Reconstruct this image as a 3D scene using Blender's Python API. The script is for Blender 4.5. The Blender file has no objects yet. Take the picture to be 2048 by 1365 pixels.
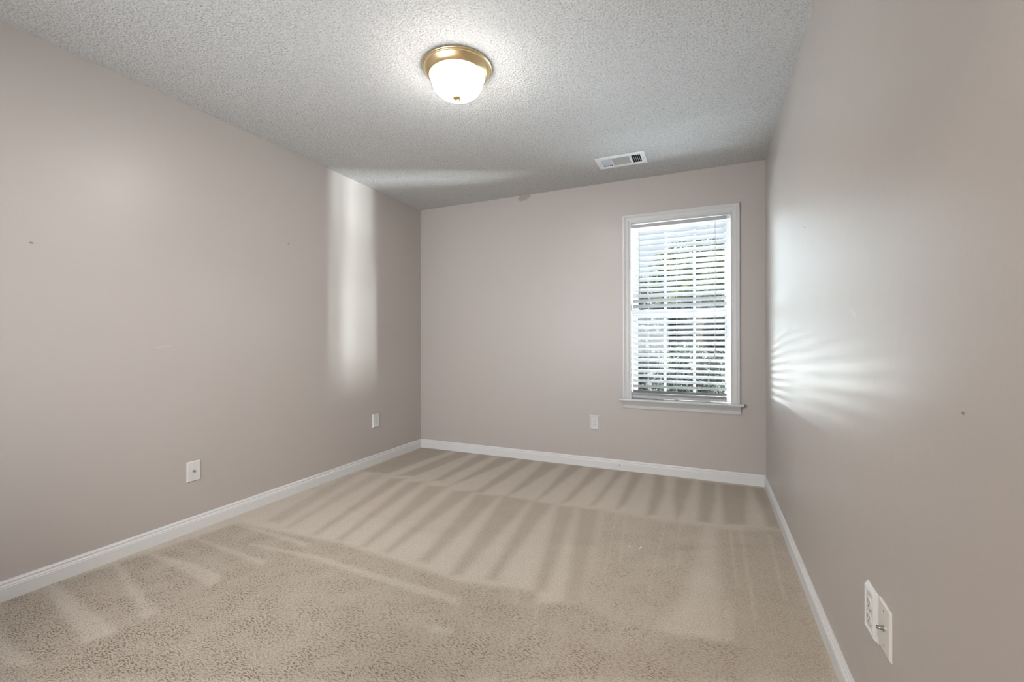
import bpy, bmesh, math, random
import numpy as np
from mathutils import Vector, Matrix

SC = bpy.context.scene
COL = SC.collection
random.seed(7)

# ------------------------------------------------------------------ camera
XL, XR, YB, YF, ZC = -2.711, 0.389, 3.786, -0.06, 2.44
cam_d = bpy.data.cameras.new('camera')
cam = bpy.data.objects.new('camera', cam_d)
COL.objects.link(cam)
yaw, pitch, roll = 0.42012, 0.00163, -0.0018
c1, s1, c2, s2, c3, s3 = math.cos(yaw), math.sin(yaw), math.cos(pitch), math.sin(pitch), math.cos(roll), math.sin(roll)
Fw = Vector((-s1 * c2, c1 * c2, s2))
U0 = Vector((s1 * s2, -c1 * s2, c2))
R0 = Vector((c1, s1, 0))
Rt = R0 * c3 + U0 * s3
Up = -R0 * s3 + U0 * c3
cam.matrix_world = Matrix(((Rt.x, Up.x, -Fw.x, 0), (Rt.y, Up.y, -Fw.y, 0), (Rt.z, Up.z, -Fw.z, 1.088), (0, 0, 0, 1)))
cam_d.sensor_width = 36.0
cam_d.lens = 884.556 / 2048 * 36
cam_d.shift_x = (1024 - 1022.14) / 2048
cam_d.shift_y = (681.65 - 682.5) / 2048
cam_d.clip_start = 0.02
cam_d.clip_end = 200
SC.camera = cam

# ------------------------------------------------------------------ exposure
SC.view_settings.view_transform = 'Standard'
SC.view_settings.look = 'None'
SC.view_settings.gamma = 1
SC.view_settings.use_curve_mapping = False
SC.view_settings.exposure = 0.07
SC.cycles.use_denoising = True
SC.cycles.max_bounces = 14
SC.cycles.diffuse_bounces = 8
SC.cycles.glossy_bounces = 4
SC.cycles.transmission_bounces = 6
SC.cycles.transparent_max_bounces = 10
SC.cycles.sample_clamp_indirect = 6.0
SC.cycles.caustics_reflective = False
SC.cycles.caustics_refractive = False

ZG_ = -0.30
# light levels
LAMP_EMIT = 122.0        # glowing glass of the ceiling lamp
SUN_E = 32.0            # afternoon sun on the garden
SKY_E = 1.0
GLOW_E = 30.0
STRIP_LAMP_W = 3800.0         # added lamp outside, right: strip on the left wall
FRONT_FILL_W = 28.0           # added fill lamp behind the camera
STREAK_LAMP_W = 620.0       # added lamp outside, left: streaks on the right wall
UPWARD_LAMP_W = 200.0       # added lamp below the window, brightens the ceiling
HALL_FILL_W = 55.0           # added fill lamp in the unseen hall behind the doorway

# ------------------------------------------------------------------ world
W = bpy.data.worlds.new('sky')
SC.world = W
W.use_nodes = True
nt = W.node_tree
nt.nodes.clear()
wo = nt.nodes.new('ShaderNodeOutputWorld')
bg = nt.nodes.new('ShaderNodeBackground')
tc = nt.nodes.new('ShaderNodeTexCoord')
sx = nt.nodes.new('ShaderNodeSeparateXYZ')
rp = nt.nodes.new('ShaderNodeValToRGB')
rp.color_ramp.elements[0].position = 0.48
rp.color_ramp.elements[0].color = (0.42, 0.46, 0.48, 1)
rp.color_ramp.elements[1].position = 0.80
rp.color_ramp.elements[1].color = (0.30, 0.48, 0.85, 1)
e = rp.color_ramp.elements.new(0.53)
e.color = (0.78, 0.88, 1.0, 1)
mr = nt.nodes.new('ShaderNodeMapRange')
mr.inputs['From Min'].default_value = -1
nt.links.new(tc.outputs['Generated'], sx.inputs[0])
nt.links.new(sx.outputs['Z'], mr.inputs['Value'])
nt.links.new(mr.outputs['Result'], rp.inputs['Fac'])
nt.links.new(rp.outputs['Color'], bg.inputs['Color'])
bg.inputs['Strength'].default_value = SKY_E
# bright lobe added to the sky, lights the right wall through the window
bg2 = nt.nodes.new('ShaderNodeBackground')
dp = nt.nodes.new('ShaderNodeVectorMath'); dp.operation = 'DOT_PRODUCT'
dp.inputs[1].default_value = Vector((-math.sin(math.radians(37)), math.cos(math.radians(37)), 0.10)).normalized()
gm_ = nt.nodes.new('ShaderNodeMapRange'); gm_.interpolation_type = 'SMOOTHSTEP'
gm_.inputs['From Min'].default_value = math.cos(math.radians(27))
gm_.inputs['From Max'].default_value = math.cos(math.radians(8))
gm_.inputs['To Max'].default_value = GLOW_E
nt.links.new(tc.outputs['Generated'], dp.inputs[0])
nt.links.new(dp.outputs['Value'], gm_.inputs['Value'])
bg2.inputs['Color'].default_value = (0.84, 0.93, 1.0, 1)
nt.links.new(gm_.outputs['Result'], bg2.inputs['Strength'])
ash = nt.nodes.new('ShaderNodeAddShader')
nt.links.new(bg.outputs[0], ash.inputs[0])
nt.links.new(bg2.outputs[0], ash.inputs[1])
nt.links.new(ash.outputs[0], wo.inputs['Surface'])

# ------------------------------------------------------------------ sun and other large lights
def add_light(name, kind, loc, direction, energy, color, **kw):
    d = bpy.data.lights.new(name, kind)
    d.energy = energy
    d.color = color
    for k, v in kw.items():
        setattr(d, k, v)
    o = bpy.data.objects.new(name, d)
    o.location = loc
    o.rotation_euler = Vector(direction).to_track_quat('-Z', 'Y').to_euler()
    COL.objects.link(o)
    return o
add_light('sun', 'SUN', (0, 0, 20), (0.62, -0.30, -0.72), SUN_E, (0.93, 0.97, 1.0), angle=0.01)
# added area lamp low outside, in place of sun glare; makes the left-wall strip
a = math.radians(21)
gl = Vector((-0.22 + 5.2 * math.cos(a), 3.86 + 5.2 * math.sin(a), 0.45))
add_light('added_strip_light', 'AREA', gl, Vector((-0.22, 3.86, 1.45)) - gl, STRIP_LAMP_W, (0.93, 0.97, 1.0), shape='RECTANGLE', size=0.75, size_y=0.9)
g2 = Vector((-3.4, 9.9, 0.35))
add_light('added_streak_light', 'AREA', g2, Vector((-0.22, 3.86, 1.2)) - g2, STREAK_LAMP_W, (0.93, 0.97, 1.0), shape='RECTANGLE', size=4.0, size_y=0.26)  # added lamp standing in for low glare, streaks the right wall
g3 = Vector((0.1, 5.3, ZG_ + .06))
add_light('added_upward_light', 'AREA', g3, Vector((-0.22, 3.86, 1.3)) - g3, UPWARD_LAMP_W, (0.84, 0.92, 1.0), shape='RECTANGLE', size=1.3, size_y=.7)  # added lamp throwing light up onto the ceiling by the vent
# added fill light in a made-up window opening behind the camera
add_light('added_front_fill_light', 'AREA', (-1.55, YF - .10, 1.32), (0, 1, 0), FRONT_FILL_W, (0.94, 0.97, 1.0), shape='RECTANGLE', size=1.86, size_y=1.56, spread=math.radians(115))
add_light('added_hall_fill_light', 'AREA', (-0.3, -0.95, 2.36), (0, 0.0, -1), HALL_FILL_W, (1.0, 0.93, 0.85), shape='DISK', size=0.4)  # added lamp, fills the room through the doorway

# ------------------------------------------------------------------ materials
def pmat(name, base, rough=0.5, metal=0.0, spec=0.5, emit=None, emit_s=0.0):
    m = bpy.data.materials.new(name)
    m.use_nodes = True
    b = m.node_tree.nodes['Principled BSDF']
    b.inputs['Base Color'].default_value = (*base, 1)
    b.inputs['Roughness'].default_value = rough
    b.inputs['Metallic'].default_value = metal
    b.inputs['Specular IOR Level'].default_value = spec
    if emit:
        b.inputs['Emission Color'].default_value = (*emit, 1)
        b.inputs['Emission Strength'].default_value = emit_s
    return m

def N(m, t, **kw):
    n = m.node_tree.nodes.new(t)
    for k, v in kw.items():
        if k in n.inputs:
            n.inputs[k].default_value = v
        else:
            setattr(n, k, v)
    return n

def L(m, a, b):
    m.node_tree.links.new(a, b)

def BS(m):
    return m.node_tree.nodes['Principled BSDF']

def coords(m):
    n = m.node_tree.nodes.get('objco')
    if n is None:
        n = N(m, 'ShaderNodeTexCoord')
        n.name = 'objco'
    return n.outputs['Object']

def add_bump(m, specs):
    """specs: (scale, detail, strength, distance)"""
    prev = None
    for sc_, det, st, dist in specs:
        no = N(m, 'ShaderNodeTexNoise', Scale=sc_, Detail=det, Roughness=0.55)
        L(m, coords(m), no.inputs['Vector'])
        bu = N(m, 'ShaderNodeBump', Strength=st, Distance=dist)
        L(m, no.outputs['Fac'], bu.inputs['Height'])
        if prev:
            L(m, prev.outputs['Normal'], bu.inputs['Normal'])
        prev = bu
    L(m, prev.outputs['Normal'], BS(m).inputs['Normal'])

def add_spots(m, base, spots):
    """small marks in the paint: (centre, radii, rotation about the wall normal axis 'x'/'y', angle, colour)"""
    nt = m.node_tree
    rgb = N(m, 'ShaderNodeRGB')
    rgb.outputs[0].default_value = (*base, 1)
    cur = rgb.outputs[0]
    for (cx, cy, cz), (rx, ry, rz), rot, colr in spots:
        mp = N(m, 'ShaderNodeMapping', vector_type='TEXTURE')
        mp.inputs['Location'].default_value = (cx, cy, cz)
        mp.inputs['Rotation'].default_value = rot
        mp.inputs['Scale'].default_value = (rx, ry, rz)
        no = N(m, 'ShaderNodeTexNoise', Scale=38.0, Detail=2.0)
        L(m, coords(m), no.inputs['Vector'])
        L(m, coords(m), mp.inputs['Vector'])
        ln = N(m, 'ShaderNodeVectorMath', operation='LENGTH')
        L(m, mp.outputs[0], ln.inputs[0])
        ad = N(m, 'ShaderNodeMath', operation='MULTIPLY_ADD')
        ad.inputs[1].default_value = 0.7
        L(m, no.outputs['Fac'], ad.inputs[0])
        L(m, ln.outputs['Value'], ad.inputs[2])
        mm = N(m, 'ShaderNodeMapRange')
        mm.inputs['From Min'].default_value = 1.30
        mm.inputs['From Max'].default_value = 1.42
        mm.inputs['To Min'].default_value = 1
        mm.inputs['To Max'].default_value = 0
        L(m, ad.outputs[0], mm.inputs['Value'])
        mx = N(m, 'ShaderNodeMix', data_type='RGBA')
        L(m, mm.outputs['Result'], mx.inputs['Factor'])
        L(m, cur, mx.inputs['A'])
        mx.inputs['B'].default_value = (*colr, 1)
        cur = mx.outputs['Result']
    L(m, cur, BS(m).inputs['Base Color'])

WALLC = (0.450, 0.415, 0.392)
def wall_mat(name, spots):
    m = pmat(name, WALLC, rough=0.37, spec=0.5)
    add_bump(m, [(130, 3, 0.16, 0.0012), (9, 2, 0.12, 0.01)])
    if spots:
        add_spots(m, WALLC, spots)
    return m
DK = (0.20, 0.17, 0.15)
MID = (0.30, 0.26, 0.235)
LT = (0.485, 0.447, 0.42)
m_wl = wall_mat('paint_wall_left', [
    ((XL, 0.913, 1.524), (.02, .007, .0035), (0, 0, 0), DK),
    ((XL, 2.213, 1.781), (.02, .008, .003), (0, 0, 0), DK),
    ((XL, 1.42, 1.062), (.02, .045, .006), (0.1, 0, 0), LT),
    ((XL, 0.75, 1.25), (.02, .006, .003), (0, 0, 0), MID)])
m_wr = wall_mat('paint_wall_right', [
    ((XR, 2.32, 1.591), (.02, .016, .0028), (0.1, 0, 0), DK),
    ((XR, 0.986, 0.966), (.02, .005, .003), (0, 0, 0), DK),
    ((XR, 1.60, 1.17), (.02, .03, .008), (0.5, 0, 0), LT)])
m_wb = wall_mat('paint_wall_back', [
    ((-1.553, YB, 2.425), (.062, .02, .032), (0, -0.25, 0), (0.33, 0.29, 0.265)),
    ((-1.805, YB, 1.752), (.006, .02, .003), (0, 0, 0), MID),
    ((-2.62, YB, 1.93), (.005, .02, .003), (0, 0, 0), MID)])
m_wf = wall_mat('paint_wall_front', [])

m_ceil = pmat('textured_ceiling', (0.56, 0.565, 0.565), rough=0.75, spec=0.25)
add_bump(m_ceil, [(95, 2.5, 1.0, 0.009), (230, 2, 0.8, 0.003)])
# shade in the pits of the sprayed texture, painted into the colour
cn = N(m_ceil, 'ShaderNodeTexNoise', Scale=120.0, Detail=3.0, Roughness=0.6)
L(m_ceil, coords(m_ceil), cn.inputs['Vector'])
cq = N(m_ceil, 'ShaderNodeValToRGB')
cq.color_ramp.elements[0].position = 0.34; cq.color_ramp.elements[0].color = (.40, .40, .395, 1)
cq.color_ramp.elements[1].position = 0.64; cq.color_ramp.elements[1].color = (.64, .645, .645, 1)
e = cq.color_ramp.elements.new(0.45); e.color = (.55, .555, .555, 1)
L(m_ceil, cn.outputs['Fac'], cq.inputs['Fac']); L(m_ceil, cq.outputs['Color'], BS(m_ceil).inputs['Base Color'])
m_trim = pmat('white_trim_paint', (0.58, 0.585, 0.585), rough=0.28)
add_bump(m_trim, [(60, 2, 0.05, 0.001)])
m_base = pmat('white_baseboard_paint', (0.66, 0.665, 0.665), rough=0.35)
add_spots(m_base, (0.66, 0.665, 0.665), [((-0.686, YB - .013, 0.043), (.0035, .02, .008), (0, 0, 0), (.22, .21, .2))])
m_plate = pmat('white_plastic', (0.64, 0.64, 0.63), rough=0.3)
add_bump(m_plate, [(200, 1, 0.03, 0.0004)])
m_plate2 = pmat('ivory_plastic', (0.66, 0.64, 0.615), rough=0.3)
add_bump(m_plate2, [(200, 1, 0.03, 0.0004)])
m_dark = pmat('dark_slot', (0.03, 0.03, 0.03), rough=0.6)
m_metal = pmat('nickel', (0.45, 0.44, 0.42), rough=0.3, metal=1)
m_brass = pmat('polished_brass', (0.90, 0.70, 0.40), rough=0.27, metal=1)
add_bump(m_brass, [(14, 1, 0.05, 0.004)])
m_glass_lamp = pmat('lit_frosted_glass', (0.9, 0.88, 0.84), rough=0.25, emit=(1.0, 0.955, 0.90), emit_s=LAMP_EMIT)
# emission graded down towards the rim, so the ceiling nearby stays dimmer
gz = N(m_glass_lamp, 'ShaderNodeSeparateXYZ'); L(m_glass_lamp, coords(m_glass_lamp), gz.inputs[0])
gk = N(m_glass_lamp, 'ShaderNodeMapRange', interpolation_type='SMOOTHSTEP')
gk.inputs['From Min'].default_value = -0.065; gk.inputs['From Max'].default_value = -0.13
gk.inputs['To Min'].default_value = LAMP_EMIT * 0.10; gk.inputs['To Max'].default_value = LAMP_EMIT
L(m_glass_lamp, gz.outputs['Z'], gk.inputs['Value']); L(m_glass_lamp, gk.outputs['Result'], BS(m_glass_lamp).inputs['Emission Strength'])
m_blind = pmat('white_blind_vinyl', (0.43, 0.43, 0.435), rough=0.35)
BS(m_blind).inputs['Subsurface Weight'].default_value = 0.0
add_bump(m_blind, [(30, 1, 0.04, 0.001)])
m_cord = pmat('blind_cord', (0.62, 0.61, 0.58), rough=0.8)
m_wand = pmat('clear_grey_wand', (0.20, 0.20, 0.19), rough=0.3)
m_sash = pmat('white_vinyl_sash', (0.80, 0.80, 0.80), rough=0.35)
m_vent = pmat('white_register_enamel', (0.80, 0.83, 0.86), rough=0.35)
m_vent_in = pmat('grey_register_vane', (0.46, 0.455, 0.45), rough=0.5)
m_duct = pmat('dark_duct', (0.03, 0.035, 0.04), rough=0.6)

# thin window pane: clear with a faint mirror
m_pane = bpy.data.materials.new('window_pane')
m_pane.use_nodes = True
m_pane.node_tree.nodes.clear()
po = N(m_pane, 'ShaderNodeOutputMaterial')
pt_ = N(m_pane, 'ShaderNodeBsdfTransparent')
pg_ = N(m_pane, 'ShaderNodeBsdfGlossy', Roughness=0.02)
pl_ = N(m_pane, 'ShaderNodeLayerWeight', Blend=0.5)
pp_ = N(m_pane, 'ShaderNodeMath', operation='POWER'); pp_.inputs[1].default_value = 5.0
L(m_pane, pl_.outputs['Facing'], pp_.inputs[0])
pf_ = N(m_pane, 'ShaderNodeMath', operation='MULTIPLY_ADD'); pf_.inputs[1].default_value = 0.6; pf_.inputs[2].default_value = 0.04
L(m_pane, pp_.outputs[0], pf_.inputs[0])
px_ = N(m_pane, 'ShaderNodeMixShader')
pt_.inputs['Color'].default_value = (0.93, 0.96, 0.95, 1)
L(m_pane, pf_.outputs[0], px_.inputs[0])
L(m_pane, pt_.outputs[0], px_.inputs[1])
L(m_pane, pg_.outputs[0], px_.inputs[2])
L(m_pane, px_.outputs[0], po.inputs['Surface'])

# ------------------------------------------------------------------ mesh helpers
def link(name, me, mat, parent=None):
    o = bpy.data.objects.new(name, me)
    COL.objects.link(o)
    if mat:
        me.materials.append(mat)
    if parent:
        o.parent = parent
    return o

def build(name, bm, mat, parent=None, smooth=False, bevel=0.0):
    bmesh.ops.recalc_face_normals(bm, faces=bm.faces[:])
    me = bpy.data.meshes.new(name)
    bm.to_mesh(me)
    bm.free()
    if smooth:
        for p in me.polygons:
            p.use_smooth = True
    o = link(name, me, mat, parent)
    if bevel:
        md = o.modifiers.new('bevel', 'BEVEL')
        md.width = bevel
        md.segments = 2
        md.limit_method = 'ANGLE'
    return o

def box(bm, x0, x1, y0, y1, z0, z1, M=None):
    vs = [bm.verts.new((x, y, z)) for x in (x0, x1) for y in (y0, y1) for z in (z0, z1)]
    for f in ((0, 1, 3, 2), (4, 6, 7, 5), (0, 4, 5, 1), (2, 3, 7, 6), (0, 2, 6, 4), (1, 5, 7, 3)):
        bm.faces.new([vs[i] for i in f])
    if M is not None:
        for v in vs:
            v.co = M @ v.co
    return vs

def lathe(bm, prof, segs=64, M=None):
    rings = []
    for r, z in prof:
        if r < 1e-6:
            rings.append([bm.verts.new((0, 0, z))])
        else:
            rings.append([bm.verts.new((r * math.cos(2 * math.pi * k / segs), r * math.sin(2 * math.pi * k / segs), z)) for k in range(segs)])
    for a, b in zip(rings, rings[1:]):
        for k in range(segs):
            j = (k + 1) % segs
            q = [a[k % len(a)], a[j % len(a)], b[j % len(b)], b[k % len(b)]]
            q = [v for i, v in enumerate(q) if v not in q[:i]]
            if len(q) > 2:
                bm.faces.new(q)
    if M is not None:
        for rg in rings:
            for v in rg:
                v.co = M @ v.co
    return rings

def tube(bm, pts, r, segs=8):
    rings = []
    for i, p in enumerate(pts):
        a = Vector(pts[max(0, i - 1)])
        b = Vector(pts[min(len(pts) - 1, i + 1)])
        d = (b - a).normalized()
        u = d.orthogonal().normalized() if abs(d.z) < .9 else Vector((1, 0, 0))
        v = d.cross(u).normalized()
        rings.append([bm.verts.new(Vector(p) + r * (math.cos(t) * u + math.sin(t) * v)) for t in [2 * math.pi * k / segs for k in range(segs)]])
    for A, B in zip(rings, rings[1:]):
        for k in range(segs):
            j = (k + 1) % segs
            bm.faces.new((A[k], A[j], B[j], B[k]))
    bm.faces.new(rings[0][::-1])
    bm.faces.new(rings[-1])

def loft_rect(bm, w, h, prof, z0=0.0, x0=0.0):
    """concentric rectangles in local XZ, rising towards -Y; prof = [(inset, height)]"""
    rings = []
    for ins, ht in prof:
        a, b = w / 2 - ins, h / 2 - ins
        rings.append([bm.verts.new((x0 + x, -ht, z0 + z)) for x, z in ((-a, -b), (a, -b), (a, b), (-a, b))])
    for A, B in zip(rings, rings[1:]):
        for k in range(4):
            j = (k + 1) % 4
            bm.faces.new((A[k], A[j], B[j], B[k]))
    bm.faces.new(rings[-1])
    bm.faces.new(rings[0][::-1])

def sweep(bm, prof, path, closed_ends=True):
    """prof: list of 2-D points; path: list of functions mapping a profile point to 3-D"""
    rings = [[bm.verts.new(f(p)) for p in prof] for f in path]
    n = len(prof)
    for A, B in zip(rings, rings[1:]):
        for k in range(n):
            j = (k + 1) % n
            bm.faces.new((A[k], A[j], B[j], B[k]))
    if closed_ends:
        bm.faces.new(rings[0][::-1])
        bm.faces.new(rings[-1])

def struct(o):
    o['kind'] = 'structure'
    return o

def thing(name, label, cat, loc=(0, 0, 0), rotz=0.0, group=None):
    o = bpy.data.objects.new(name, None)
    o.empty_display_size = 0.05
    COL.objects.link(o)
    o.location = loc
    o.rotation_euler = (0, 0, rotz)
    o['label'] = label
    o['category'] = cat
    if group:
        o['group'] = group
    return o

def dup(root, loc, rotz, label):
    r = root.copy()
    COL.objects.link(r)
    r.location = loc
    r.rotation_euler = (0, 0, rotz)
    r['label'] = label
    for ch in list(root.children):
        c = ch.copy()
        COL.objects.link(c)
        c.parent = r
        for g in ch.children:
            d = g.copy()
            COL.objects.link(d)
            d.parent = c
    return r

# ------------------------------------------------------------------ room shell
T = 0.15
WX0, WX1, WZ0, WZ1 = -0.588, 0.155, 0.609, 2.068     # window opening
VX0, VX1, VY0, VY1 = -0.745, -0.440, 3.265, 3.435     # hole in the ceiling behind the register
bm = bmesh.new(); box(bm, XL - T, XL, YF - T, YB + T, -0.1, ZC + .1); struct(build('wall_left', bm, m_wl))
bm = bmesh.new(); box(bm, XR, XR + T, YF - T, YB + T, -0.1, ZC + .1); struct(build('wall_right', bm, m_wr))
bm = bmesh.new()
g_ = 0.012
for b in ((XL, WX0 - g_, -0.1, ZC), (WX1 + g_, XR, -0.1, ZC), (WX0 - g_, WX1 + g_, -0.1, WZ0 - .03), (WX0 - g_, WX1 + g_, WZ1 + g_, ZC)):
    box(bm, b[0], b[1], YB, YB + T, b[2], b[3])
bmesh.ops.remove_doubles(bm, verts=bm.verts[:], dist=1e-5)
struct(build('wall_back', bm, m_wb))
# front wall with the open doorway the picture was taken from
DX0, DX1, DZ = -0.47, 0.30, 2.03
bm = bmesh.new()
FX0, FX1, FZ0, FZ1 = -2.5, -.6, .52, 2.12  # invented window opening for the added fill light
for b in ((XL, FX0, -0.1, ZC), (FX1, DX0, -0.1, ZC), (FX0, FX1, -0.1, FZ0), (FX0, FX1, FZ1, ZC), (DX1, XR, -0.1, ZC), (DX0, DX1, DZ, ZC)):
    box(bm, b[0], b[1], YF - .12, YF, b[2], b[3])
struct(build('wall_front', bm, m_wf))
bm = bmesh.new()
X0, X1, Y0, Y1 = XL - T, XR + T, YF - .12, YB + T
for b in ((X0, VX0, Y0, Y1), (VX1, X1, Y0, Y1), (VX0, VX1, Y0, VY0), (VX0, VX1, VY1, Y1)):
    box(bm, b[0], b[1], b[2], b[3], ZC, ZC + .1)
bmesh.ops.remove_doubles(bm, verts=bm.verts[:], dist=1e-5)
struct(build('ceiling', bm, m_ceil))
# door casing of the doorway
bm = bmesh.new()
for b in ((DX0 - .06, DX0, 0, DZ + .06), (DX1, DX1 + .06, 0, DZ + .06), (DX0, DX1, DZ, DZ + .06)):
    box(bm, b[0], b[1], YF, YF + .014, b[2], b[3])
struct(build('trim_1', bm, m_trim, bevel=.003))
# hall beyond the doorway
m_hall = pmat('hall_paint', (0.55, 0.50, 0.46), rough=0.6)
bm = bmesh.new()
HX0, HX1, HY0, HY1 = -1.2, XR + .5, -1.7, YF - .12
box(bm, HX0 - .1, HX0, HY0, HY1, -0.1, ZC)
box(bm, HX1, HX1 + .1, HY0, HY1, -0.1, ZC)
box(bm, HX0 - .1, HX1 + .1, HY0 - .1, HY0, -0.1, ZC)
struct(build('wall_hall', bm, m_hall))
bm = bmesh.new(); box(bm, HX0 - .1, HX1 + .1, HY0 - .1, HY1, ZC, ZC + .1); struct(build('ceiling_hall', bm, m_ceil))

# baseboards
bprof = [(0, 0), (.013, 0), (.013, .054), (.0115, .057), (.0118, .061), (.0085, .066), (.008, .071), (.0095, .074), (.006, .080), (.0045, .084), (0, .084)]
def baseboard(name, p0, p1, n):
    """run from p0 to p1, n = direction into the room; mitred at both ends"""
    bm = bmesh.new()
    p0, p1, n = Vector(p0), Vector(p1), Vector(n)
    d = (p1 - p0).normalized()
    sweep(bm, bprof, [lambda q: p0 + n * q[0] + d * q[0] + Vector((0, 0, q[1])),
                      lambda q: p1 + n * q[0] - d * q[0] + Vector((0, 0, q[1]))])
    return struct(build(name, bm, m_base))
baseboard('baseboard_left', (XL, YF, 0), (XL, YB, 0), (1, 0, 0))
baseboard('baseboard_back', (XL, YB, 0), (XR, YB, 0), (0, -1, 0))
baseboard('baseboard_right', (XR, YB, 0), (XR, YF, 0), (-1, 0, 0))
baseboard('baseboard_front', (DX0 - .06, YF, 0), (XL, YF, 0), (0, 1, 0))

# carpet nap strokes left by the vacuum cleaner, outlines in metres on the floor
DARK1 = [
    [(-2.691,3.758),(-2.34,3.798),(-2.411,2.91),(-2.673,2.872)],
    [(-2.251,3.794),(-2.095,3.798),(-2.167,2.944),(-2.305,2.898)],
    [(-2.019,3.789),(-1.879,3.789),(-1.904,2.934),(-1.972,2.904)],
    [(-1.789,3.768),(-1.617,3.785),(-1.734,3.036),(-1.783,2.857)],
    [(-1.57,3.768),(-1.442,3.768),(-1.481,2.81),(-1.547,2.804)],
    [(-1.354,3.752),(-1.194,3.735),(-1.256,2.967),(-1.298,2.813)],
    [(-1.125,3.765),(-1.0,3.769),(-1.049,2.989),(-1.078,2.825)],
    [(-0.91,3.742),(-0.795,3.744),(-0.866,2.918),(-0.905,2.84)],
    [(-0.712,3.749),(-0.635,3.752),(-0.679,3.001),(-0.714,2.866)],
    [(-0.583,3.759),(-0.486,3.756),(-0.51,2.994),(-0.548,2.882)],
    [(-0.401,3.764),(-0.323,3.755),(-0.289,3.358),(-0.304,2.9),(-0.356,2.86)],
    [(-0.24,3.749),(-0.111,3.736),(-0.148,3.059),(-0.181,2.869),(-0.229,3.273)],
    [(-0.057,3.733),(0.052,3.728),(0.044,3.34),(0.01,2.905),(-0.061,2.89)],
    [(0.08,3.728),(0.259,3.73),(0.205,2.96),(0.078,2.904)],
    [(0.282,3.728),(0.373,3.732),(0.394,2.967),(0.309,2.975),(0.309,3.355)],
]
DARK2 = [
    [(-2.685,2.716),(-2.645,2.9),(-2.342,1.851),(-2.455,1.841)],
    [(-2.521,2.833),(-2.424,2.92),(-2.231,1.823),(-2.27,1.821)],
    [(-2.309,2.811),(-2.201,2.872),(-2.012,1.825),(-2.048,1.823)],
    [(-2.121,2.799),(-2.018,2.87),(-1.832,1.823),(-1.871,1.826)],
    [(-1.934,2.79),(-1.783,2.844),(-1.653,1.819),(-1.692,1.821)],
    [(-1.694,2.762),(-1.556,2.835),(-1.499,1.816),(-1.539,1.821)],
    [(-1.511,2.774),(-1.345,2.814),(-1.255,1.817),(-1.315,1.818)],
    [(-1.321,2.813),(-1.112,2.82),(-1.052,1.781),(-1.106,1.771)],
    [(-1.093,2.808),(-0.954,2.819),(-0.891,1.81),(-0.93,1.806)],
    [(-0.915,2.796),(-0.796,2.82),(-0.65,1.824),(-0.698,1.803)],
    [(-0.773,2.811),(-0.643,2.841),(-0.491,1.797),(-0.554,1.777)],
]
MIDP = [
    [(-0.624,2.83),(-0.355,2.826),(-0.022,2.829),(-0.052,2.334),(-0.11,1.951),(-0.204,1.736),(-0.501,1.759),(-0.519,2.181)],
    [(0.031,2.822),(0.392,2.952),(0.38,1.717),(0.074,1.581),(0.041,2.057)],
    [(-2.582,1.753),(-1.748,1.803),(-1.013,1.728),(-0.683,1.801),(-0.655,1.725),(-0.512,1.781),(-0.204,1.73),(0.1,1.781),(0.089,1.588),(-2.076,0.627),(-2.705,0.817)],
]
LIGHT = [
    [(-2.711,0.954),(-2.677,0.987),(-2.024,0.917),(-2.059,0.823)],
    [(-2.663,1.184),(-2.65,1.2),(-2.019,1.046),(-2.018,0.988)],
    [(-2.664,1.312),(-2.629,1.322),(-2.447,1.339),(-2.316,1.348),(-2.084,1.333),(-2.032,1.3),(-2.033,1.25),(-2.355,1.289)],
    [(-2.405,0.726),(-2.356,0.727),(-2.077,0.708),(-2.152,0.65)],
    [(-2.688,1.527),(-2.684,1.535),(-2.254,1.517),(-2.015,1.508),(-1.992,1.475),(-2.217,1.487)],
    [(-2.581,1.737),(-2.575,1.748),(-2.203,1.748),(-1.967,1.731),(-1.948,1.695),(-2.158,1.706)],
    [(-2.247,1.595),(-2.23,1.608),(-1.799,1.654),(-1.433,1.636),(-0.962,1.628),(-0.941,1.575),(-1.232,1.583),(-1.41,1.594),(-1.765,1.613)],
    [(-0.997,1.417),(-0.969,1.429),(-0.888,1.439),(-0.881,1.411),(-0.939,1.392)],
    [(-0.006,2.798),(0.023,2.811),(0.016,1.84),(-0.07,1.79),(-0.038,2.192)],
    [(0.065,2.048),(0.079,2.054),(0.082,1.802),(0.055,1.784)],
]
FAINT = [
    [(-1.455,1.451),(-1.447,1.463),(-1.015,1.442),(-1.001,1.396),(-1.215,1.417)],
    [(-1.502,1.254),(-1.476,1.265),(-1.317,1.256),(-1.307,1.222)],
    [(-1.924,0.967),(-1.907,0.975),(-1.651,0.954),(-1.644,0.931)],
    [(-0.387,1.847),(-0.221,1.883),(-0.145,1.672),(-0.331,1.619)],
    [(-2.673,1.438),(-2.662,1.457),(-2.067,1.391),(-2.054,1.347)],
]
THIN = [
    [(-0.536,2.851),(-0.45,2.071)],
    [(-0.242,2.77),(-0.24,1.972)],
    [(-0.155,2.801),(-0.141,2.194)],
    [(0.166,2.881),(0.166,1.966)],
    [(-0.901,1.721),(-0.768,1.396)],
    [(-0.766,1.768),(-0.645,1.451)],
    [(-0.655,1.725),(-0.562,1.459)],
    [(-0.475,2.824),(-0.396,2.181)],
    [(0.11,2.842),(0.113,2.17)],
    [(0.307,2.857),(0.29,2.167)],
]

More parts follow.
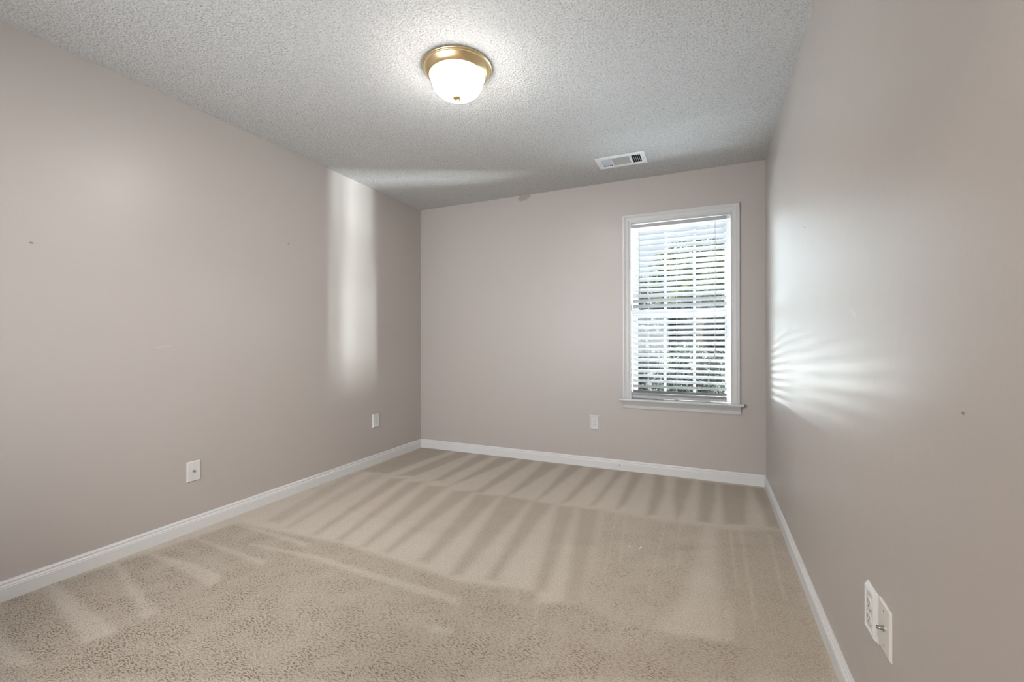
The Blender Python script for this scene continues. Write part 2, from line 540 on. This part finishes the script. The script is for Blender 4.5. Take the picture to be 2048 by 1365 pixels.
# ------------------------------------------------------------------ carpet
NX, NY = 390, 480
fx = np.linspace(XL - .01, XR + .01, NX)
fy = np.linspace(YF - .12, YB + .01, NY)
GX, GY = np.meshgrid(fx, fy)
def soft_poly(poly, soft):
    P = np.array(poly, float)
    inside = np.zeros(GX.shape, bool)
    dist = np.full(GX.shape, 1e9)
    n = len(P)
    for i in range(n):
        x1, y1 = P[i]; x2, y2 = P[(i + 1) % n]
        cond = (y1 > GY) != (y2 > GY)
        with np.errstate(divide='ignore', invalid='ignore'):
            xi = (x2 - x1) * (GY - y1) / ((y2 - y1) if y2 != y1 else 1e-9) + x1
        inside ^= cond & (GX < xi)
        dx, dy = x2 - x1, y2 - y1
        t = np.clip(((GX - x1) * dx + (GY - y1) * dy) / max(dx * dx + dy * dy, 1e-9), 0, 1)
        dist = np.minimum(dist, np.hypot(GX - x1 - t * dx, GY - y1 - t * dy))
    sd = np.where(inside, dist, -dist)
    t = np.clip(sd / soft * .5 + .5, 0, 1)
    return t * t * (3 - 2 * t)
nap = np.full(GX.shape, 0.90)           # pile leaning towards the viewer = pale
rug = np.full(GX.shape, 0.25)           # how strongly the painted tuft gaps show
def paint(polys, val, soft, k=1.0, r=None):
    global nap, rug
    for p in polys:
        w = soft_poly(p, soft) * k
        nap = nap * (1 - w) + val * w
        if r is not None:
            rug = rug * (1 - w) + r * w
paint(MIDP[:1], 0.50, .05, .9, .75)
paint(MIDP[1:2], 0.36, .05, .9, .6)
paint(MIDP[2:], 0.40, .03, .95, 1.0)
paint(DARK1, 0.17, .030, .95, .35)
paint(DARK2[:2], 0.50, .03, .9, .4)
paint(DARK2[2:], 0.25, .032, .9, .4)
paint(LIGHT, 0.82, .020, .95, .35)
paint(FAINT, 0.62, .05, .8)
for (a_, b_) in THIN:
    d = np.array(b_) - np.array(a_); L_ = np.hypot(*d); n_ = np.array([-d[1], d[0]]) / L_ * .006
    paint([[tuple(np.array(a_) + n_), tuple(np.array(b_) + n_), tuple(np.array(b_) - n_), tuple(np.array(a_) - n_)]], 0.8, .008, .7)
rug = rug * (1 + 0.5 * np.clip((1.7 - GY) / 0.9, 0, 1))
bm = bmesh.new()
me = bpy.data.meshes.new('floor')
idx = np.arange(NX * NY).reshape(NY, NX)
quads = np.stack([idx[:-1, :-1], idx[:-1, 1:], idx[1:, 1:], idx[1:, :-1]], -1).reshape(-1, 4)
co = np.stack([GX, GY, np.zeros_like(GX)], -1).reshape(-1, 3)
me.vertices.add(len(co)); me.vertices.foreach_set('co', co.ravel())
me.loops.add(quads.size); me.loops.foreach_set('vertex_index', quads.ravel())
me.polygons.add(len(quads)); me.polygons.foreach_set('loop_start', np.arange(0, quads.size, 4)); me.polygons.foreach_set('loop_total', np.full(len(quads), 4))
me.update()
at = me.attributes.new('nap', 'FLOAT', 'POINT'); at.data.foreach_set('value', nap.ravel().astype(np.float32))
at = me.attributes.new('rug', 'FLOAT', 'POINT'); at.data.foreach_set('value', rug.ravel().astype(np.float32))
bm.free()

mc = pmat('beige_cut_pile_carpet', (0.5, .42, .34), rough=0.95, spec=0.1)
BS(mc).inputs['Sheen Weight'].default_value = 0.15
BS(mc).inputs['Sheen Roughness'].default_value = 0.5
an = N(mc, 'ShaderNodeAttribute', attribute_name='nap')
ar = N(mc, 'ShaderNodeAttribute', attribute_name='rug')
big = N(mc, 'ShaderNodeTexNoise', Scale=7.0, Detail=3.0)
fine = N(mc, 'ShaderNodeTexNoise', Scale=260.0, Detail=2.0)
for n_ in (big, fine):
    L(mc, coords(mc), n_.inputs['Vector'])
mb = N(mc, 'ShaderNodeMath', operation='MULTIPLY_ADD'); mb.inputs[1].default_value = 0.20; L(mc, big.outputs['Fac'], mb.inputs[0]); L(mc, an.outputs['Fac'], mb.inputs[2])
mb2 = N(mc, 'ShaderNodeMath', operation='SUBTRACT'); L(mc, mb.outputs[0], mb2.inputs[0]); mb2.inputs[1].default_value = 0.10
cr = N(mc, 'ShaderNodeMix', data_type='RGBA'); cr.clamp_factor = True
cr.inputs['A'].default_value = (0.335, 0.283, 0.224, 1)
cr.inputs['B'].default_value = (0.520, 0.466, 0.394, 1)
L(mc, mb2.outputs[0], cr.inputs['Factor'])
fr = N(mc, 'ShaderNodeMapRange'); fr.inputs['From Min'].default_value = 0.3; fr.inputs['From Max'].default_value = 0.7; fr.inputs['To Min'].default_value = 0.66; fr.inputs['To Max'].default_value = 1.25
L(mc, fine.outputs['Fac'], fr.inputs['Value'])
cm = N(mc, 'ShaderNodeMix', data_type='RGBA', blend_type='MULTIPLY'); cm.inputs['Factor'].default_value = 1.0
L(mc, cr.outputs['Result'], cm.inputs['A']); L(mc, fr.outputs['Result'], cm.inputs['B'])
# shade of the gaps between tufts painted as dark dashes, lying across the pile: two directions either side of the last stroke
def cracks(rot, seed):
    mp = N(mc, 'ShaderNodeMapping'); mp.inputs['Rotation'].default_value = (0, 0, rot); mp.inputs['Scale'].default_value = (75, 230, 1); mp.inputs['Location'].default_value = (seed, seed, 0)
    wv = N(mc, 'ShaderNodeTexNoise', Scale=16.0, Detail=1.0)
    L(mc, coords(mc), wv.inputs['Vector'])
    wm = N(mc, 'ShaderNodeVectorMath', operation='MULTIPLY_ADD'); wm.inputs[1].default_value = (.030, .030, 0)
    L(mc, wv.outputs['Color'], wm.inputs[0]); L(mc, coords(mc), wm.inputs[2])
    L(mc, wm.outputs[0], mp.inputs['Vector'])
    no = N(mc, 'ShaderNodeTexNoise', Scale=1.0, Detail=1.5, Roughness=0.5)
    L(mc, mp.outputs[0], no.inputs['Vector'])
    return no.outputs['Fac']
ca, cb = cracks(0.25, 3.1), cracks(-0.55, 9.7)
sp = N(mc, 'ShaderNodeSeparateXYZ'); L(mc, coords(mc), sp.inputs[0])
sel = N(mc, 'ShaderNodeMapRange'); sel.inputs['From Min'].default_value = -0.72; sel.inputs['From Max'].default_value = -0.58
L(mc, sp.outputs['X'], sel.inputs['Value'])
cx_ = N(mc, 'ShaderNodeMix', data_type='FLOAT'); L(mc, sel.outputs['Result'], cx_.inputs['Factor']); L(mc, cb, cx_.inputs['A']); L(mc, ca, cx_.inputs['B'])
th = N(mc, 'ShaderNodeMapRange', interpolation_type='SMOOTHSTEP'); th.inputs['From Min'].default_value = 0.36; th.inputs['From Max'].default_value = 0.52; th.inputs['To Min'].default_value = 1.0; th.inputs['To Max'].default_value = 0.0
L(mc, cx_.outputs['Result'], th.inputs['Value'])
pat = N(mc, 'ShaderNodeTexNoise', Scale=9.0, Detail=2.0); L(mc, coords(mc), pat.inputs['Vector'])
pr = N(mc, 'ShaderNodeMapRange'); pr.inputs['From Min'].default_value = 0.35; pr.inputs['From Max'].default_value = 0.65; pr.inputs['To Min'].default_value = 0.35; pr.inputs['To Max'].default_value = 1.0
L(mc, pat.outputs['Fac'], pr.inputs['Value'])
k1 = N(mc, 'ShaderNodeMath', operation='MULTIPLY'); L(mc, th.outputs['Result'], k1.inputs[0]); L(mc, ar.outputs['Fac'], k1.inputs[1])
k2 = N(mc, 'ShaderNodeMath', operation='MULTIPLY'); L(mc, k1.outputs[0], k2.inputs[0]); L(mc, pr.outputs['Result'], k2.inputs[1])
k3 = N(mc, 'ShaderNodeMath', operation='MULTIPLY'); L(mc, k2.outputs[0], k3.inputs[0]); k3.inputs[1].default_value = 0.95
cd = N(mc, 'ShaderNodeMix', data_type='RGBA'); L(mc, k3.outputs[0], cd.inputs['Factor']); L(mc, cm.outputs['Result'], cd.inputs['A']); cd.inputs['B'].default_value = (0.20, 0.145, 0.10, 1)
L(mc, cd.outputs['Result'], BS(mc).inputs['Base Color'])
b1 = N(mc, 'ShaderNodeBump', Strength=0.6, Distance=0.004); b1.invert = True; L(mc, k2.outputs[0], b1.inputs['Height'])
b2 = N(mc, 'ShaderNodeBump', Strength=0.5, Distance=0.003); L(mc, fine.outputs['Fac'], b2.inputs['Height']); L(mc, b1.outputs['Normal'], b2.inputs['Normal'])
L(mc, b2.outputs['Normal'], BS(mc).inputs['Normal'])
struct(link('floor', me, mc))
bm = bmesh.new(); box(bm, HX0 - .1, HX1 + .1, HY0 - .1, YF - .12, -0.1, 0); struct(build('floor_hall', bm, m_hall))
bm = bmesh.new(); box(bm, XL - T, XR + T, YF - .12, YB + T, -0.25, -0.101); struct(build('floor_slab', bm, m_hall))

# ------------------------------------------------------------------ window
win = bpy.data.objects.new('window_1', None); COL.objects.link(win); win.location = ((WX0 + WX1) / 2, YB, WZ0); struct(win)
def wpart(name, bm, mat, bevel=0.0, parent=None, smooth=False):
    o = build(name, bm, mat, None, smooth=smooth, bevel=bevel)
    me_ = o.data
    off = win.location
    me_.transform(Matrix.Translation(-off))
    o.parent = parent or win
    return o
cprof = [(0, 0), (0, .008), (.004, .011), (.009, .0105), (.012, .0085), (.018, .009), (.022, .012), (.042, .0135), (.046, .0165), (.051, .015), (.058, .0185), (.069, .018), (.0735, .014), (.0735, 0)]
bm = bmesh.new()
sweep(bm, cprof, [lambda p: (WX0 - p[0], YB - p[1], WZ0),
                  lambda p: (WX0 - p[0], YB - p[1], WZ1 + p[0]),
                  lambda p: (WX1 + p[0] * .87, YB - p[1], WZ1 + p[0]),
                  lambda p: (WX1 + p[0] * .87, YB - p[1], WZ0)])
wpart('casing', bm, m_trim)
bm = bmesh.new()     # stool with rounded nose
nose = [(.0, 0), (.046, 0), (.052, .004), (.0535, .010), (.052, .016), (.046, .020), (0, .020)]
sweep(bm, nose, [lambda p: (WX0 - .096, YB - p[0], WZ0 - .020 + p[1]), lambda p: (WX1 + .088, YB - p[0], WZ0 - .020 + p[1])])
box(bm, WX0, WX1, YB - .002, YB + .105, WZ0 - .020, WZ0)
wpart('sill', bm, m_trim)
bm = bmesh.new()     # apron, coved on top, ends returned
ap = [(.0, 0), (.010, 0), (.012, .004), (.013, .018), (.0105, .021), (.012, .026), (.020, .040), (.034, .055), (.036, .0615), (0, .0615)]
sweep(bm, [(a, b) for a, b in ap], [lambda p: (WX0 - .069 + max(0, .010 - p[0]) * .4, YB - p[0], WZ0 - .0815 + p[1]), lambda p: (WX1 + .067 - max(0, .010 - p[0]) * .4, YB - p[0], WZ0 - .0815 + p[1])])
wpart('apron', bm, m_trim)
bm = bmesh.new()     # jamb lining
box(bm, WX0 - .012, WX0, YB - .001, YB + T + .01, WZ0 - .02, WZ1 + .012)
box(bm, WX1, WX1 + .012, YB - .001, YB + T + .01, WZ0 - .02, WZ1 + .012)
box(bm, WX0, WX1, YB - .001, YB + T + .01, WZ1, WZ1 + .012)
box(bm, WX0, WX1, YB + .105, YB + T + .03, WZ0 - .03, WZ0 + .005)
wpart('jamb', bm, m_sash)
ZM = 1.315
def sash(name, y0, z0, z1, rail_b, rail_t):
    bm = bmesh.new()
    y1 = y0 + .030
    st = .034
    a0, a1 = WX0 + .002, WX1 - .002
    box(bm, a0, a0 + st, y0, y1, z0, z1)
    box(bm, a1 - st, a1, y0, y1, z0, z1)
    box(bm, a0 + st, a1 - st, y0, y1, z0, z0 + rail_b)
    box(bm, a0 + st, a1 - st, y0, y1, z1 - rail_t, z1)
    o = wpart(name, bm, m_sash, bevel=.002)
    g0, g1, h0, h1 = a0 + st, a1 - st, z0 + rail_b, z1 - rail_t
    bm = bmesh.new()
    for xm in (-0.331, -0.105):
        box(bm, xm - .009, xm + .009, y0 + .006, y0 + .024, h0, h1)
    mu = build('muntin', bm, m_sash, None, bevel=.002)
    mu.data.transform(Matrix.Translation(-win.location)); mu.parent = o
    bm = bmesh.new()
    box(bm, g0, g1, y0 + .014, y0 + .016, h0, h1)
    pn = build('pane', bm, m_pane, None)
    pn.data.transform(Matrix.Translation(-win.location)); pn.parent = o
sash('lower_sash', YB + .072, WZ0 + .002, ZM + .018, .052, .034)
sash('upper_sash', YB + .105, ZM - .018, WZ1 - .002, .034, .040)

# ------------------------------------------------------------------ blind
BX0, BX1, BY = -0.580, 0.127, 3.803
blind = thing('window_blind', 'white two-inch slatted blind lowered over the window, slats half open', 'blind', ((BX0 + BX1) / 2, BY, WZ1))
def bpart(name, bm, mat, parent=None, bevel=0.0, smooth=False):
    o = build(name, bm, mat, None, bevel=bevel, smooth=smooth)
    o.data.transform(Matrix.Translation(-blind.location))
    o.parent = parent or blind
    return o
bm = bmesh.new()
box(bm, BX0 - .004, BX1 + .002, BY - .022, BY + .025, 2.028, 2.057)
bpart('headrail', bm, m_blind, bevel=.002)
bm = bmesh.new()
box(bm, BX1 + .002, BX1 + .024, BY - .020, BY + .020, 2.030, 2.066)
bpart('mounting_bracket', bm, m_vent, bevel=.001)
bm = bmesh.new()
box(bm, BX0 - .0075, BX0 - .004, BY - .020, BY + .020, 2.030, 2.066)
bpart('mounting_bracket', bm, m_vent)
tilt = math.radians(32)
ux, uz = math.cos(tilt), -math.sin(tilt)     # from room edge (high) to window edge (low)
HW = .0245
def slat_mesh():
    bm = bmesh.new()
    n = 8
    top, bot = [], []
    for i in range(n + 1):
        s = -1 + 2 * i / n
        crown = .0022 * (1 - s * s)
        for lst, off in ((top, crown + .0012), (bot, crown - .0012)):
            yy = s * HW * ux + off * math.sin(tilt)
            zz = s * HW * uz + off * math.cos(tilt)
            lst.append((yy, zz))
    loop = top + bot[::-1]
    sweep(bm, loop, [lambda p: (-(BX1 - BX0) / 2, p[0], p[1]), lambda p: ((BX1 - BX0) / 2, p[0], p[1])])
    bmesh.ops.recalc_face_normals(bm, faces=bm.faces[:])
    me = bpy.data.meshes.new('slat'); bm.to_mesh(me); bm.free()
    me.materials.append(m_blind)
    return me
sm = slat_mesh()
rs = random.Random(3)
edge_off = HW * math.sin(tilt)
for k in range(31):
    z = 2.009 - k * (2.009 - .681) / 30 - edge_off
    o = bpy.data.objects.new('slat', sm)
    COL.objects.link(o)
    o.parent = blind
    o.location = (0, 0, z - blind.location.z)
    o.rotation_euler = (rs.uniform(-.02, .02), rs.uniform(-.0012, .0012), 0)
# spare slats resting on the bottom rail
for k in range(3):
    bm = bmesh.new()
    box(bm, BX0, BX1, BY - .025, BY + .025, .6395 + k * .0048, .6422 + k * .0048)
    bpart('slat', bm, m_blind)
bm = bmesh.new()
box(bm, BX0 - .002, BX1, BY - .026, BY + .024, .6165, .6385)
bpart('bottom_rail', bm, m_blind, bevel=.003)
for xc in (-0.455, -0.235, 0.003):
    bm = bmesh.new()
    for yy in (BY - .0225, BY + .0225):
        tube(bm, [(xc, yy, 2.03), (xc, yy, .6385)], .0007, 6)
    bpart('ladder_cord', bm, m_cord)
    bm = bmesh.new()
    lathe(bm, [(0, 0), (.006, 0), (.007, .003), (.0055, .0045), (0, .0045)], 12, Matrix.Translation((xc, BY - .018, .6125)))
    bpart('cord_plug', bm, m_plate)
bm = bmesh.new()
tube(bm, [(-.523, BY - .040, 1.985), (-.518, BY - .042, 1.43)], .0022, 6)
tube(bm, [(-.523, BY - .028, 2.04), (-.523, BY - .040, 1.99)], .0012, 6)
bpart('tilt_wand', bm, m_wand)
for x0_, zt in ((.048, 1.035), (.043, .985)):
    bm = bmesh.new()
    tube(bm, [(x0_, BY - .030, 2.03), (x0_ + .002, BY - .034, 1.5), (x0_, BY - .034, zt)], .0009, 6)
    c_ = bpart('lift_cord', bm, m_cord)
    bm = bmesh.new()
    lathe(bm, [(0, .030), (.002, .029), (.003, .020), (.006, .004), (.0055, 0), (0, 0)], 12, Matrix.Translation((x0_, BY - .034, zt - .028)))
    t_ = bpart('tassel', bm, m_cord, parent=c_, smooth=True)
bm = bmesh.new()
tube(bm, [(.052, BY - .028, 2.03), (.054, BY - .033, 1.60)], .0009, 6)
c_ = bpart('lift_cord', bm, m_cord)
bm = bmesh.new()
lathe(bm, [(0, .026), (.002, .025), (.0055, .004), (.005, 0), (0, 0)], 12, Matrix.Translation((.054, BY - .033, 1.574)))
bpart('tassel', bm, m_cord, parent=c_, smooth=True)

# ------------------------------------------------------------------ ceiling lamp
lamp = thing('ceiling_lamp', 'lit round flush-mount ceiling lamp with polished brass pan and frosted glass dome', 'lamp', (-1.13, 1.885, ZC))
bm = bmesh.new()
lathe(bm, [(0, 0), (.168, 0), (.1715, -.003), (.1715, -.008), (.168, -.0105), (.1645, -.011), (.1655, -.014), (.163, -.019), (.158, -.028), (.151, -.037), (.145, -.043), (.1395, -.0475), (.1365, -.0475), (.134, -.045), (.132, -.036), (.131, -.02), (0, -.02)], 96)
build('brass_pan', bm, m_brass, lamp, smooth=True)
bm = bmesh.new()
lathe(bm, [(.1335, -.040), (.1335, -.050), (.130, -.062), (.1255, -.076), (.121, -.090), (.114, -.103), (.104, -.116), (.090, -.128), (.072, -.138), (.050, -.145), (.025, -.1485), (0, -.149)], 96)
build('glass_dome', bm, m_glass_lamp, lamp, smooth=True)
bm = bmesh.new()
lathe(bm, [(0, -.140), (.0225, -.1455), (.0235, -.150), (.020, -.1545), (.011, -.158), (.006, -.160), (.0045, -.163), (.006, -.166), (.0045, -.170), (0, -.172)], 32)
build('finial', bm, m_brass, lamp, smooth=True)

# ------------------------------------------------------------------ ceiling register
vent = thing('ceiling_vent', 'white rectangular ceiling air register near the window wall with louvres at both ends', 'vent', (-.5925, 3.350, ZC))
hx, hy = .1775, .1075
bm = bmesh.new()     # faceplate with three openings
op = [(-.140, -.070), (-.062, .064), (.078, .142)]
yo0, yo1 = -.068, .076
def vb(x0, x1, y0, y1, z0=-.006, z1=-.001):
    box(bm, x0, x1, y0, y1, z0, z1)
xs = [-hx, op[0][0], op[0][1], op[1][0], op[1][1], op[2][0], op[2][1], hx]
vb(-hx, hx, -hy, yo0); vb(-hx, hx, yo1, hy)
for i in (0, 2, 4, 6):
    vb(xs[i], xs[i + 1], yo0, yo1)
build('faceplate', bm, m_vent, vent, bevel=.0015)
for i, ang in ((0, .80), (2, -.45)):     # end louvres: vanes running front to back
    for k in range(6):
        bm = bmesh.new()
        xc = op[i][0] + (k + .0) * (op[i][1] - op[i][0]) / 5
        M = Matrix.Translation((xc, (yo0 + yo1) / 2, .0045)) @ Matrix.Rotation(ang, 4, 'Y')
        box(bm, -.0007, .0007, -(yo1 - yo0) / 2, (yo1 - yo0) / 2, -.0085, .0085, M)
        build('vane', bm, m_vent, vent)
for k in range(10):                     # middle: vanes running side to side
    bm = bmesh.new()
    yc = yo0 + (k + .5) * (yo1 - yo0) / 10
    M = Matrix.Translation(((op[1][0] + op[1][1]) / 2, yc, .002)) @ Matrix.Rotation(.95, 4, 'X')
    box(bm, -.0625, .0625, -.0006, .0006, -.0085, .0085, M)
    build('vane', bm, m_vent_in, vent)
for sx_ in (-.158, .160):
    bm = bmesh.new()
    lathe(bm, [(0, -.0085), (.002, -.0082), (.0036, -.0065), (.0036, -.0055), (0, -.0055)], 16, Matrix.Translation((sx_, .01, 0)))
    build('screw', bm, m_metal, vent)
bm = bmesh.new()     # metal boot above the opening, open below
a0, a1, b0, b1 = -.1525, .1525, -.085, .085
box(bm, a0, a1, b0, b1, .085, .087)
box(bm, a0, a0 + .001, b0, b1, .001, .085); box(bm, a1 - .001, a1, b0, b1, .001, .085)
box(bm, a0, a1, b0, b0 + .001, .001, .085); box(bm, a0, a1, b1 - .001, b1, .001, .085)
build('duct_boot', bm, m_duct, vent)

# ------------------------------------------------------------------ outlets and plates (local: face towards -Y)
OG = 'electrical outlets low on the walls'
def make_outlet(loc, rotz, label):
    t = thing('electrical_outlet', label, 'outlet', loc, rotz, OG)
    bm = bmesh.new()
    loft_rect(bm, .083, .124, [(0, .0005), (0, .0025), (.0015, .004), (.003, .0045), (.0075, .0105), (.0095, .0118), (.0125, .0118), (.0142, .0098), (.0152, .0095)])
    build('cover_plate', bm, m_plate, t)
    for zc in (.0195, -.0195):
        bm = bmesh.new()
        pts = []
        R_ = .0172
        for k in range(40):
            a_ = 2 * math.pi * k / 40
            pts.append((R_ * math.cos(a_), max(-.0143, min(.0143, R_ * math.sin(a_)))))
        A = [bm.verts.new((x, -.0094, zc + z)) for x, z in pts]
        B = [bm.verts.new((x, -.0112, zc + z)) for x, z in pts]
        C_ = [bm.verts.new((x * .95, -.0118, zc + z * .95)) for x, z in pts]
        for P_, Q_ in ((A, B), (B, C_)):
            for k in range(40):
                j = (k + 1) % 40
                bm.faces.new((P_[k], P_[j], Q_[j], Q_[k]))
        bm.faces.new(C_); bm.faces.new(A[::-1])
        r = build('receptacle', bm, m_plate, t)
        for xs_, hh in ((-.0063, .0042), (.0063, .0035)):
            bm = bmesh.new(); box(bm, xs_ - .0011, xs_ + .0011, -.0121, -.0116, zc + .0035 - hh, zc + .0035 + hh)
            build('slot', bm, m_dark, r)
        bm = bmesh.new()
        lathe(bm, [(0, 0), (.0024, 0), (.0024, .0004), (0, .0004)], 16, Matrix.Translation((0, -.0117, zc - .0075)) @ Matrix.Rotation(math.pi / 2, 4, 'X'))
        build('ground_hole', bm, m_dark, r)
    bm = bmesh.new()
    lathe(bm, [(0, .0012), (.0022, .0009), (.0030, 0), (0, 0)], 16, Matrix.Translation((0, -.0095, 0)) @ Matrix.Rotation(math.pi / 2, 4, 'X'))
    build('screw', bm, m_metal, t)
    return t
H2 = math.pi / 2
out0 = make_outlet((-.9005, YB, .3855), 0, 'white duplex electrical outlet on the back wall, left of the window')
dup(out0, (XL, 3.1025, .3835), H2, 'white duplex electrical outlet on the left wall, nearest the far corner')
dup(out0, (XR, 1.428, .387), -H2, 'white duplex electrical outlet on the right wall, beside the cable socket plate')

CG = 'cable socket plates low on the walls'
def make_coax(loc, rotz, label, mp, w=.0735, h=.1155, out=.012):
    t = thing('cable_socket_plate', label, 'wall plate', loc, rotz, CG)
    bm = bmesh.new()
    loft_rect(bm, w, h, [(0, .0005), (0, .0025), (.001, .004), (.003, .0055), (.005, .006)])
    build('cover_plate', bm, mp, t)
    bm = bmesh.new()
    RX = Matrix.Rotation(math.pi / 2, 4, 'X')
    lathe(bm, [(0, 0), (.0070, 0), (.0070, .0025), (.0048, .0028), (.0048, out * .55), (.0051, out * .6), (.0048, out * .7), (.0048, out), (.0036, out + .0003), (.0034, out - .002), (0, out - .002)], 6 * 4, Matrix.Translation((0, -.0058, 0)) @ RX)
    build('coaxial_connector', bm, m_metal, t, smooth=False)
    for zc in (.0415, -.0415):
        bm = bmesh.new()
        lathe(bm, [(0, .0014), (.0024, .0011), (.0036, 0), (0, 0)], 16, Matrix.Translation((0, -.0058, zc)) @ RX)
        build('screw', bm, m_metal if mp is m_plate2 else m_plate, t)
    return t
make_coax((XL, 1.5795, .344), H2, 'flat white cable socket plate alone on the left wall', m_plate, out=.008)
make_coax((XR, 1.338, .395), -H2, 'flat off-white cable socket plate on the right wall, beside the outlet', m_plate2, w=.076, h=.118, out=.014)
# ------------------------------------------------------------------ garden seen through the slats
m_ground = pmat('pale_concrete', (0.62, 0.60, 0.57), rough=0.9)
gn = N(m_ground, 'ShaderNodeTexNoise', Scale=2.2, Detail=6.0); L(m_ground, coords(m_ground), gn.inputs['Vector'])
gr_ = N(m_ground, 'ShaderNodeMapRange'); gr_.inputs['To Min'].default_value = .75; gr_.inputs['To Max'].default_value = 1.15; L(m_ground, gn.outputs['Fac'], gr_.inputs['Value'])
gm = N(m_ground, 'ShaderNodeMix', data_type='RGBA', blend_type='MULTIPLY'); gm.inputs['Factor'].default_value = 1; gm.inputs['A'].default_value = (.78, .81, .84, 1)
L(m_ground, gr_.outputs['Result'], gm.inputs['B']); L(m_ground, gm.outputs['Result'], BS(m_ground).inputs['Base Color'])
m_lawn = pmat('dry_lawn', (0.20, 0.22, 0.10), rough=0.95)
ln_ = N(m_lawn, 'ShaderNodeTexNoise', Scale=3.0, Detail=8.0); L(m_lawn, coords(m_lawn), ln_.inputs['Vector'])
lr = N(m_lawn, 'ShaderNodeValToRGB'); lr.color_ramp.elements[0].position = .35; lr.color_ramp.elements[0].color = (.015, .02, .012, 1); lr.color_ramp.elements[1].position = .68; lr.color_ramp.elements[1].color = (.10, .085, .065, 1)
L(m_lawn, ln_.outputs['Fac'], lr.inputs['Fac']); L(m_lawn, lr.outputs['Color'], BS(m_lawn).inputs['Base Color'])
ZG = -0.30
bm = bmesh.new(); box(bm, -14, 16, YB + T, 10.5, ZG - .1, ZG); struct(build('driveway', bm, m_ground))
bm = bmesh.new(); box(bm, -30, 30, 10.5, 60, ZG - .1, ZG + .03); struct(build('lawn', bm, m_lawn))

def leaf_mat(name, c0, c1):
    m = pmat(name, c0, rough=0.55)
    no = N(m, 'ShaderNodeTexNoise', Scale=1.7, Detail=4.0); L(m, coords(m), no.inputs['Vector'])
    ra = N(m, 'ShaderNodeValToRGB')
    ra.color_ramp.elements[0].position = .38; ra.color_ramp.elements[0].color = (*c0, 1)
    ra.color_ramp.elements[1].position = .62; ra.color_ramp.elements[1].color = (*c1, 1)
    L(m, no.outputs['Fac'], ra.inputs['Fac']); L(m, ra.outputs['Color'], BS(m).inputs['Base Color'])
    BS(m).inputs['Transmission Weight'].default_value = 0.0
    return m
def foliage(name, parent, mat, blobs, n, size, seed):
    r = np.random.RandomState(seed)
    bl = np.array(blobs, float)
    wgt = bl[:, 3] * bl[:, 4] * bl[:, 5]; wgt /= wgt.sum()
    k = r.choice(len(bl), n, p=wgt)
    u = r.normal(size=(n, 3)); u /= np.linalg.norm(u, axis=1)[:, None]
    rad = r.uniform(.45, 1.0, n) ** .5
    c = bl[k, :3] + u * rad[:, None] * bl[k, 3:6]
    a = r.normal(size=(n, 3)); a /= np.linalg.norm(a, axis=1)[:, None]
    b = np.cross(a, r.normal(size=(n, 3))); b /= np.linalg.norm(b, axis=1)[:, None]
    s = size * r.uniform(.6, 1.3, n)[:, None]
    v = np.stack([c - a * s, c + b * s * .5, c + a * s, c - b * s * .5], 1).reshape(-1, 3)
    me = bpy.data.meshes.new(name)
    me.from_pydata(v.tolist(), [], np.arange(4 * n).reshape(-1, 4).tolist())
    return link(name, me, mat, parent)
def trunk(parent, h, r0, mat, branches=()):
    bm = bmesh.new()
    lathe(bm, [(0, 0), (r0 * 1.3, 0), (r0, .15 * h), (r0 * .8, .6 * h), (r0 * .4, h), (0, h)], 12)
    for (x, y, z0, z1) in branches:
        tube(bm, [(0, 0, z0), (x * .5, y * .5, (z0 + z1) / 2 + .1), (x, y, z1)], r0 * .35, 6)
    build('trunk', bm, mat, parent, smooth=True)
m_bark = pmat('bark', (0.10, 0.075, 0.055), rough=0.9)
add_bump(m_bark, [(14, 3, .6, .02)])
lm1 = leaf_mat('yellow_green_leaves', (.03, .045, .014), (.15, .155, .055))
lm2 = leaf_mat('deep_green_leaves', (.011, .018, .011), (.05, .06, .033))
lm3 = leaf_mat('blue_green_leaves', (.02, .035, .033), (.065, .09, .088))
t = thing('tree', 'yellow-green leafy tree seen through the upper slats of the blind', 'tree', (-.25, 12.6, ZG + .03))
trunk(t, 3.2, .13, m_bark, [(.8, 0, 1.6, 3.0), (-.8, .2, 1.5, 2.9)])
foliage('foliage', t, lm1, [(0, 0, 3.3, 1.25, .9, .75), (.7, .1, 2.9, .8, .7, .6), (-.75, 0, 2.8, .7, .6, .5)], 5200, .07, 1)
t = thing('tree', 'blue-green tree standing behind the others outside the window', 'tree', (.9, 17.5, ZG + .03))
trunk(t, 3.6, .16, m_bark, [(.9, 0, 1.8, 3.2), (-.9, .2, 1.7, 3.0)])
foliage('foliage', t, lm3, [(0, 0, 2.6, 2.8, 1.1, 1.9), (-3.0, 0, 2.0, 2.4, .9, 1.9), (1.6, 0, 2.4, 1.8, 1, 2.0)], 16000, .13, 2)
for i, (x, y, s, lab, mm_) in enumerate([
        (-1.85, 9.9, .62, 'dark green garden shrub at the left of the window view', lm2),
        (-.35, 9.4, .70, 'dark green garden shrub in the middle of the window view', lm2),
        (1.15, 9.7, .66, 'blue-green garden shrub at the right of the window view', lm3)]):
    t = thing('shrub', lab, 'shrub', (x, y, ZG), 0, 'shrubs beyond the driveway')
    trunk(t, .7, .05, m_bark, [(.3, 0, .2, .7), (-.3, .1, .2, .7)])
    foliage('foliage', t, mm_, [(0, 0, .75, s, .45, .62), (.25, -.1, .45, s * .7, .4, .45), (-.25, 0, .5, s * .7, .4, .45)], 4200, .05, 10 + i)
